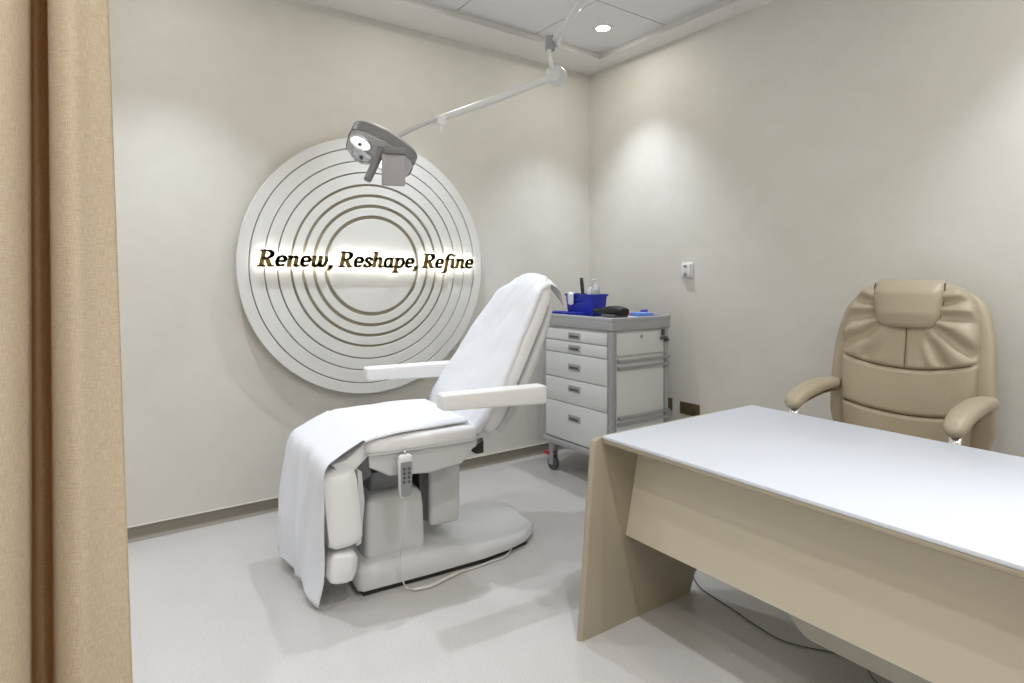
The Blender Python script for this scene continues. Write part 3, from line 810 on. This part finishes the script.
# things on the cart
zt = CH-.0145
def blue_bin():
    root = empty('storage_bin', (2.82, 3.110, zt+.001)); tag(root, 'blue plastic open bin holding bottles on the cart top', 'bin')
    w, d, hh = .285, .15, .150
    bm = bmesh.new(); rings = []
    o = lambda k, z: [(a, b, z) for a, b in srect(d-2*k, w-2*k, .2, 32)]
    rings = [o(.012, 0), o(.004, .09), o(.0, hh-.012), o(-.008, hh-.012), o(-.008, hh), o(.004, hh), o(.008, .09), o(.016, .004)]
    loft(bm, rings); obj('bin_body', bm, M['blue'], root, ang=30)
    bm = bmesh.new(); box(bm, -d/2-.006, -d/2+.002, -.035, .035, hh-.05, hh-.032, bev=.003); obj('label_holder', bm, M['blue'], root)
blue_bin()
def bottle():
    b = empty('pump_bottle', (2.84, 3.035, zt+.075)); tag(b, 'clear pump bottle with white top standing in the blue bin', 'bottle')
    bm = bmesh.new(); lathe(bm, [(.001, 0), (.028, 0), (.030, .006), (.030, .115), (.024, .130), (.013, .136), (.001, .136)], 24); obj('bottle_body', bm, M['clear'], b)
    bm = bmesh.new(); lathe(bm, [(.0305, .03), (.0307, .03), (.0307, .105), (.0305, .105)], 24); obj('bottle_label', bm, mat('bottle_label_pale', (.55, .62, .60), .5), b)
    bm = bmesh.new(); lathe(bm, [(.016, .134), (.016, .152), (.006, .154), (.006, .168), (.014, .169), (.014, .178), (.001, .179)], 20); box(bm, -.04, .0, -.006, .006, .168, .178, bev=.003); obj('pump', bm, M['white_p'], b)
bottle()
b = empty('pump_bottle', (2.855, 3.10, zt+.062)); tag(b, 'white capped bottle next to the clear pump bottle in the blue bin', 'bottle')
bm = bmesh.new(); lathe(bm, [(.001, 0), (.025, 0), (.027, .006), (.027, .110), (.018, .130), (.012, .133), (.001, .133)], 24); obj('bottle_body', bm, M['white_p'], b)
bm = bmesh.new(); lathe(bm, [(.013, .131), (.013, .165), (.001, .166)], 20); obj('cap', bm, M['white_p'], b)
def brush():
    b = empty('hair_brush', (2.80, 3.115, zt+.090)); b.rotation_euler = (R(-9), R(3), 0); tag(b, 'black handle sticking up out of the blue bin', 'brush')
    bm = bmesh.new(); tube(bm, [(0, 0, 0), (0, 0, .06), (0, .002, .12), (0, .004, .165), (0, .004, .176)], lambda t: .010+.003*math.sin(t*PI) if t < .97 else .006, 14); obj('handle', bm, M['black'], b)
    bm = bmesh.new(); cyl(bm, (-.014, .004, .162), (-.0115, .004, .162), .005, n=12); obj('hanging_hole', bm, M['grey_m'], b)
brush()
bm = bmesh.new()
TP = smooth_path([(2.775, 0, .140), (2.760, 0, .156), (2.738, 0, .158), (2.729, 0, .145), (2.731, 0, .10), (2.733, 0, .075)], 4)
grid(bm, 20, 10, lambda a, b: (TP[round(a*20)].x-.003*abs(math.sin(b*7+a*2)), 3.200-.085*b*(1-.4*a)-.004*a, zt+TP[round(a*20)].z+.004*math.sin(b*9)))
o = obj('tissue', bm, M['paper'], None, ang=180, fix=False); solid(o, .001); tag(o, 'white tissue hanging over the edge of the blue bin', 'tissue')
def tray():
    bm = bmesh.new(); o = lambda k, z: [(a, b, z) for a, b in srect(.20-2*k, .13-2*k, .25, 32)]
    loft(bm, [o(.006, 0), o(0, .018), o(-.004, .020), o(.004, .022), o(.010, .004)])
    t = obj('shallow_tray', bm, M['blue'], None, ang=30); t.location = (2.745, 3.275, zt+.0005)
    t.location = (2.735, 3.262, zt+.0005); tag(t, 'shallow blue plastic tray at the left end of the cart top', 'tray')
# keep clear of the bin: narrow tray in front of it
def tray2():
    bm = bmesh.new(); o = lambda k, z: [(a, b, z) for a, b in srect(.075-2*k, .30-2*k, .25, 32)]
    loft(bm, [o(.006, 0), o(0, .024), o(-.004, .026), o(.004, .028), o(.010, .004)])
    t = obj('shallow_tray', bm, M['blue'], None, ang=30); t.location = (2.688, 3.165, zt+.0005); tag(t, 'shallow blue plastic tray lying in front of the blue bin', 'tray')
tray2()
def pouch():
    bm = bmesh.new(); rings = []
    for i in range(13):
        t = i/12; x = -.13+.26*t
        w = .075*math.sin(PI*(.12+.76*t))**.4; hh = .032+.010*math.sin(t*5)
        rings.append([(a*1.0, x, hh*.5+b+.0) for a, b in srect(2*w*.62, hh, .6, 20)])
    loft(bm, rings)
    p = empty('black_pouch', (2.755, 2.805, zt+.020)); p.rotation_euler = (0, 0, R(-8)); p.scale = (1.1, 1.15, 1.35); p.location.z += .007
    obj('pouch_body', bm, M['blackf'], p, ang=70)
    bm = bmesh.new(); box(bm, -.055, .05, -.10, .02, -.019, .002, bev=.006); obj('pouch_flap', bm, M['grey_d'], p)
    tag(p, 'black zipped pouch lying on the cart top beside the blue bin', 'pouch')
pouch()
def pack(name, label, cat, x, y, w, d, hh, m, rz, z=0):
    bm = bmesh.new(); box(bm, -w/2, w/2, -d/2, d/2, 0, hh, bev=min(.006, hh*.4), seg=2)
    for v in bm.verts: v.co.z += .003*math.sin(v.co.x*50)*math.cos(v.co.y*40)*(1 if v.co.z > hh*.5 else 0)
    o = obj(name, bm, m); o.location = (x, y, zt+.001+z); o.rotation_euler = (0, 0, R(rz)); tag(o, label, cat)
pack('pink_packet', 'pink packet lying flat behind the black pouch on the cart', 'packet', 2.93, 2.86, .11, .15, .034, M['pink'], 10)
pack('wipes_packet', 'light blue packet at the right end of the cart top', 'packet', 2.965, 2.735, .12, .11, .034, M['lblue'], -12)
pack('wipes_packet', 'pale blue and white packet lying in front of the light blue one', 'packet', 2.83, 2.715, .10, .07, .012, mat('pale_pack', (.55, .65, .82), .5), 4)
pack('blue_sachet', 'small dark blue sachet standing behind the light blue packet', 'packet', 3.055, 2.79, .05, .04, .045, M['blue'], 20)

# ------------------------------------------------------------------ desk
def desk():
    X0, X1, Y0, Y1, ZT = 1.585, 2.545, -.15, 1.655, .75
    root = empty('office_desk', (2.0, .75, 0)); ox, oy = 2.0, .75
    tag(root, 'long executive desk with a white top and slanted cream panels', 'desk')
    def add(name, bm, m, parent=root, **k):
        for v in bm.verts: v.co -= Vector((ox, oy, 0))
        return obj(name, bm, m, parent, **k)
    bm = bmesh.new(); box(bm, X0, X1, Y0, Y1, ZT-.012, ZT, bev=.002); add('desktop', bm, M['white'])
    bm = bmesh.new(); box(bm, X0+.012, X1-.012, Y0+.005, Y1-.003, ZT-.032, ZT-.0125, bev=.001); add('desktop_underlay', bm, M['taupe'])
    bm = bmesh.new(); box(bm, X0+.001, X0+.009, Y0+.005, Y1-.003, ZT-.026, ZT-.0125, bev=.001); add('edge_band', bm, M['taupe'])
    # side panels: XZ outline, chamfered leading edge
    def side(y_in, y_out):
        s = 1 if y_out > y_in else -1
        bm = bmesh.new()
        def xf(z): return 1.477+(1.545-1.477)*(z/.75)
        def xb(z): return 2.105+.30*(z/.75)
        rings = []
        for z, top in [(.0, 0), (.30, 0), (.68, 0), (.715, 0), (.732, .35), (.741, 1)]:
            a = xf(z)+.022*top; b = xb(z)-.01*top
            yi, yo = y_in, y_out
            rings.append([(a+.055, yi, z), (b, yi, z), (b, yo-s*.004, z), (b-.004, yo, z), (a+.012, yo, z), (a+.002, yo-s*.006, z), (a, yo-s*.014, z), (a+.012, yo-s*.024, z)])
        loft(bm, rings); return bm
    sp = add('side_panel', side(1.6605, 1.688), M['taupe'], ang=25)
    bm = bmesh.new(); cyl(bm, (1.700, 1.661, .70), (1.700, 1.652, .70), .008, n=14); add('dowel', bm, M['grey_d'], sp)
    sp = add('side_panel', side(Y0-.007, Y0-.06), M['taupe'], ang=25)
    # slanted modesty panel: leans out at the bottom
    bm = bmesh.new()
    prism(bm, [(1.795, ZT-.033), (1.712, .342), (1.730, .338), (1.813, ZT-.033)], Y0-.005, 1.6600, 'y', bev=.0015, seg=1); add('modesty_panel', bm, M['cream'])
    # lower rear panel with a curved corner
    pts = [(1.20, .36), (1.20, .30)]
    outline = [(Y0, .60), (Y0, .115), (1.08, .115)]
    for i in range(1, 9):
        t = i/8; outline.append((1.08+.17*t, .115+.13*(t*t*(3-2*t))))
    outline += [(1.40, .29), (1.655, .30), (1.655, .60)]
    bm = bmesh.new(); prism(bm, outline, 2.0, 2.018, 'x', bev=.001, seg=1); add('lower_panel', bm, mat('pale_laminate', (.66, .64, .56), .4))
    # under-desk drawer pedestal on the sitter's side, near end
    bm = bmesh.new(); box(bm, 2.03, 2.48, -.12, .33, .10, ZT-.033, bev=.003); pd = add('drawer_pedestal', bm, M['cream'])
    for k in range(3):
        bm = bmesh.new(); box(bm, 2.48, 2.497, -.115, .325, .11+.2*k, .30+.2*k, bev=.003); dr = add('drawer_front', bm, M['taupe'], pd)
desk()

# ------------------------------------------------------------------ executive chair
EX = empty('executive_chair', (2.83, 1.02, 0), R(180))
def echair():
    root = EX; A = M['leather']
    # local: +x forward (sitter's front), y left/right, z up
    bx = lambda z: -.20-.16*max(0, (z-.5))       # front surface of back leans backward
    zb, zt_ = .50, 1.335
    def hw(s):  # half width of the back cushion along height s
        return interp([(0, .225), (.15, .245), (.35, .262), (.62, .272), (.80, .262), (.90, .235), (.96, .19), (1, .11)], s)
    # outer shell with side wings
    bm = bmesh.new(); rings = []
    for i in range(27):
        s = i/26; z = zb+(zt_-.012-zb)*s; w = interp([(0, .27), (.25, .325), (.5, .322), (.72, .312), (.86, .285), (.93, .245), (.98, .17), (1, .10)], s)
        t = interp([(0, .05), (.5, .055), (.9, .045), (1, .02)], s)
        rings.append([(bx(z)-.055+b-.02*(1-(a/w)**2)+.050*(a/w)**2*math.sin(PI*min(1, s*1.0)), a, z) for b, a in srect(2*t, 2*w, .55, 44)])
    loft(bm, rings); sh = obj('back_shell', bm, A, root, ang=60)
    # front cushion, panels with soft pleats radiating from the headrest
    hz = zb+(zt_-zb)*.86
    def puff(z, y):
        s = (z-zb)/(zt_-zb); w = hw(max(0, min(1, s)))
        a = min(1, abs(y)/w)
        base = .052*(1-a**4)**.5 if a < 1 else 0
        # horizontal seams that sag in the middle
        d1 = z-(.985-.045*(1-(y/.26)**2)); d2 = z-(.775-.035*(1-(y/.26)**2))
        base -= .016*math.exp(-(d1/.007)**2)+.014*math.exp(-(d2/.007)**2)
        if z > .94: base -= .010*math.exp(-(y/.006)**2)*(1 if d1 > 0 else 0)
        # pleats radiating from headrest
        if d1 > -.0:
            ang = math.atan2(z-1.20, abs(y)+.02); rr = math.hypot(y, z-1.20)
            am = max(0, min(1, (rr-.06)/.10))*max(0, min(1, (abs(y)-.05)/.10))*min(1, d1/.03)
            ph = ang*17+.9*noise.noise((y*9, z*9, 1))+rr*5*(1 if y > 0 else 1.3)
            base += am*(.015*math.sin(ph)-.007*max(0, math.sin(ph*.53+1.2))**6)
        base += .003*noise.noise((y*7, z*6, 4))
        return base
    bm = bmesh.new(); nz, ny = 130, 84
    def fn(i, j):
        s = i; z = zb+(zt_-zb)*s; w = hw(s); y = (2*j-1)*w
        return (bx(z)+.010+puff(z, y)*1.0-.02*(1-(y/.30)**2)+.03*(y/.30)**2, y, z)
    V = grid(bm, nz, ny, fn)
    # back side wall of the cushion
    def fb(i, j):
        p = fn(i, j); return (bx(p[2])-.04, p[1], p[2])
    eds = [e for e in bm.edges if len(e.link_faces) == 1]
    r = bmesh.ops.extrude_edge_only(bm, edges=eds)
    for v in [x for x in r['geom'] if isinstance(x, bmesh.types.BMVert)]: v.co.x = bx(v.co.z)-.05
    obj('back_cushion', bm, A, root, ang=75)
    # seam cords
    for za, sag, z0 in ((.985, .045, 0), (.775, .035, 0)):
        bm = bmesh.new(); pts = []
        for k in range(25):
            y = -.250+.50*k/24; z = za-sag*(1-(y/.26)**2); pts.append((fn((z-zb)/(zt_-zb), (y/hw((z-zb)/(zt_-zb))+1)/2)[0]+.0035, y, z))
        tube(bm, pts, .0024, 6, 0); obj('seam', bm, M['thread'], root)
    bm = bmesh.new(); pts = []
    for k in range(12):
        z = .942+.20*k/11; pts.append((fn((z-zb)/(zt_-zb), .5)[0]+.0015, 0, z))
    tube(bm, pts, .0016, 6, 0); obj('seam', bm, M['thread'], root)
    # headrest pillow
    bm = bmesh.new(); rings = []
    for i in range(21):
        t = i/20; z = 1.125+.215*t
        w = interp([(0, .095), (.06, .112), (.2, .128), (.6, .138), (.92, .140), (1, .132)], t); th = interp([(0, .012), (.06, .028), (.3, .048), (.7, .046), (.92, .036), (1, .018)], t)
        rings.append([(bx(z)+.050+b-.012*(a/w)**2+(-.03*max(0, t-.75)/.25), a, z) for b, a in srect(2*th, 2*w, .62, 40)])
    loft(bm, rings); hr = obj('headrest', bm, A, root, ang=70)
    bm = bmesh.new(); pts = []
    for t in [x/14 for x in range(1, 14)]:
        z = 1.125+.215*t; w = interp([(0, .095), (.06, .112), (.2, .128), (.6, .138), (.92, .140), (1, .132)], t); pts.append((bx(z)+.040, w+.0005, z))
    tube(bm, pts, .003, 6, 0); tube(bm, [(p[0], -p[1], p[2]) for p in pts], .003, 6, 0); obj('piping', bm, M['thread'], hr)
    # seat
    bm = bmesh.new(); rings = []
    for i in range(11):
        t = i/10; k = .05*(1-math.sqrt(max(0, 1-abs(2*t-1)**2.5)))
        rings.append([(.03+x, y, .45+.13*t+.012*(x > .18)*0) for x, y in srect(.54-2*k, .54-2*k, .38, 44)])
    loft(bm, rings); obj('seat', bm, A, root, ang=60)
    bm = bmesh.new(); box(bm, -.2, .24, -.22, .22, .42, .455, bev=.01); obj('seat_pan', bm, M['black'], root)
    # arms: chrome loop and padded top
    for sy in (-1, 1):
        y = sy*.305
        bm = bmesh.new()
        tube(bm, [(-.33, y*.99, .80), (-.26, y, .805), (-.17, y, .806), (-.05, y, .800), (.09, y, .778), (.145, y, .755), (.16, y, .70), (.13, y, .60), (.06, y*.95, .50), (-.05, y*.8, .455)], .01, 10, 6, flat=(.020, .007)); fr = obj('arm_frame', bm, M['chrome'], root)
        bm = bmesh.new(); path = smooth_path([(-.30, y, .830), (-.20, y, .840), (-.08, y, .842), (.05, y, .828), (.135, y, .800), (.175, y, .768)], 6)
        n = len(path)-1; rings = []
        for i, p in enumerate(path):
            t = i/n; d = (path[min(i+1, n)]-path[max(i-1, 0)]).normalized(); up = Vector((-d.z, 0, d.x))
            e = min(t, 1-t)*n/5.0; k = math.sqrt(max(.04, 1-(1-min(1, e))**2))
            w = (.034+.010*math.sin(PI*t))*k; hh = .027*k*(1+.15*t)
            rings.append([p+Vector((0, 1, 0))*a+up*b for a, b in srect(2*w, 2*hh, .75, 24)])
        loft(bm, rings); obj('arm_pad', bm, A, root, ang=70)
    # gas lift and star base
    bm = bmesh.new(); cyl(bm, (0, 0, .11), (0, 0, .26), .028); cyl(bm, (0, 0, .26), (0, 0, .43), .018); obj('gas_lift', bm, M['black'], root)
    for k in range(5):
        a = R(72*k+20); c, s = math.cos(a), math.sin(a)
        bm = bmesh.new(); tube(bm, [(.02*c, .02*s, .125), (.15*c, .15*s, .115), (.30*c, .30*s, .085)], .016, 10, 5, flat=(.022, .014)); lg = obj('base_leg', bm, M['chrome'], root)
        bm = bmesh.new()
        for q in (-.018, .018):
            px, py = .30*c-q*s, .30*s+q*c
            cyl(bm, (px-.009*-s*-1, py-.009*c, .028), (px+.009*-s, py+.009*c, .028), .028, n=20)
        cyl(bm, (.30*c, .30*s, .03), (.30*c, .30*s, .085), .007); obj('castor', bm, M['black'], lg)
    tag(root, 'tan leather executive armchair with padded headrest behind the desk', 'office chair')
echair()
EX.rotation_euler.z = R(182); EX.location = (2.75, 1.175, 0); EX.scale = (1, 1, 1)

# floor cable under the desk
bm = bmesh.new(); tube(bm, [(2.40, 1.80, .004), (2.24, 1.75, .004), (2.165, 1.656, .004), (2.145, 1.58, .004), (2.125, 1.456, .004), (2.103, 1.344, .004), (2.10, 1.22, .004), (2.19, 1.07, .004), (2.20, 1.0, .004), (2.137, .93, .004), (2.10, .82, .004)], .0024, 8, 8)
o = obj('floor_cable', bm, M['grey_d']); tag(o, 'thin dark cable lying on the floor under the desk', 'cable')

# ------------------------------------------------------------------ camera
cam = bpy.data.cameras.new('camera'); co = bpy.data.objects.new('camera', cam); C.objects.link(co)
co.location = (0, 0, 1.35); co.rotation_euler = (R(90), 0, _a-PI/2)
cam.sensor_width = 36; cam.lens = 36*598/1024; cam.shift_y = -(341.5-277.5)/1024; cam.clip_start = .02
bpy.context.scene.camera = co
w = bpy.data.worlds.new('world'); bpy.context.scene.world = w; w.use_nodes = True
w.node_tree.nodes['Background'].inputs[0].default_value = (.5, .5, .5, 1); w.node_tree.nodes['Background'].inputs[1].default_value = .2
vs = bpy.context.scene.view_settings
vs.view_transform = 'Standard'; vs.look = 'None'; vs.gamma = 1; vs.use_curve_mapping = False; vs.exposure = 0.2
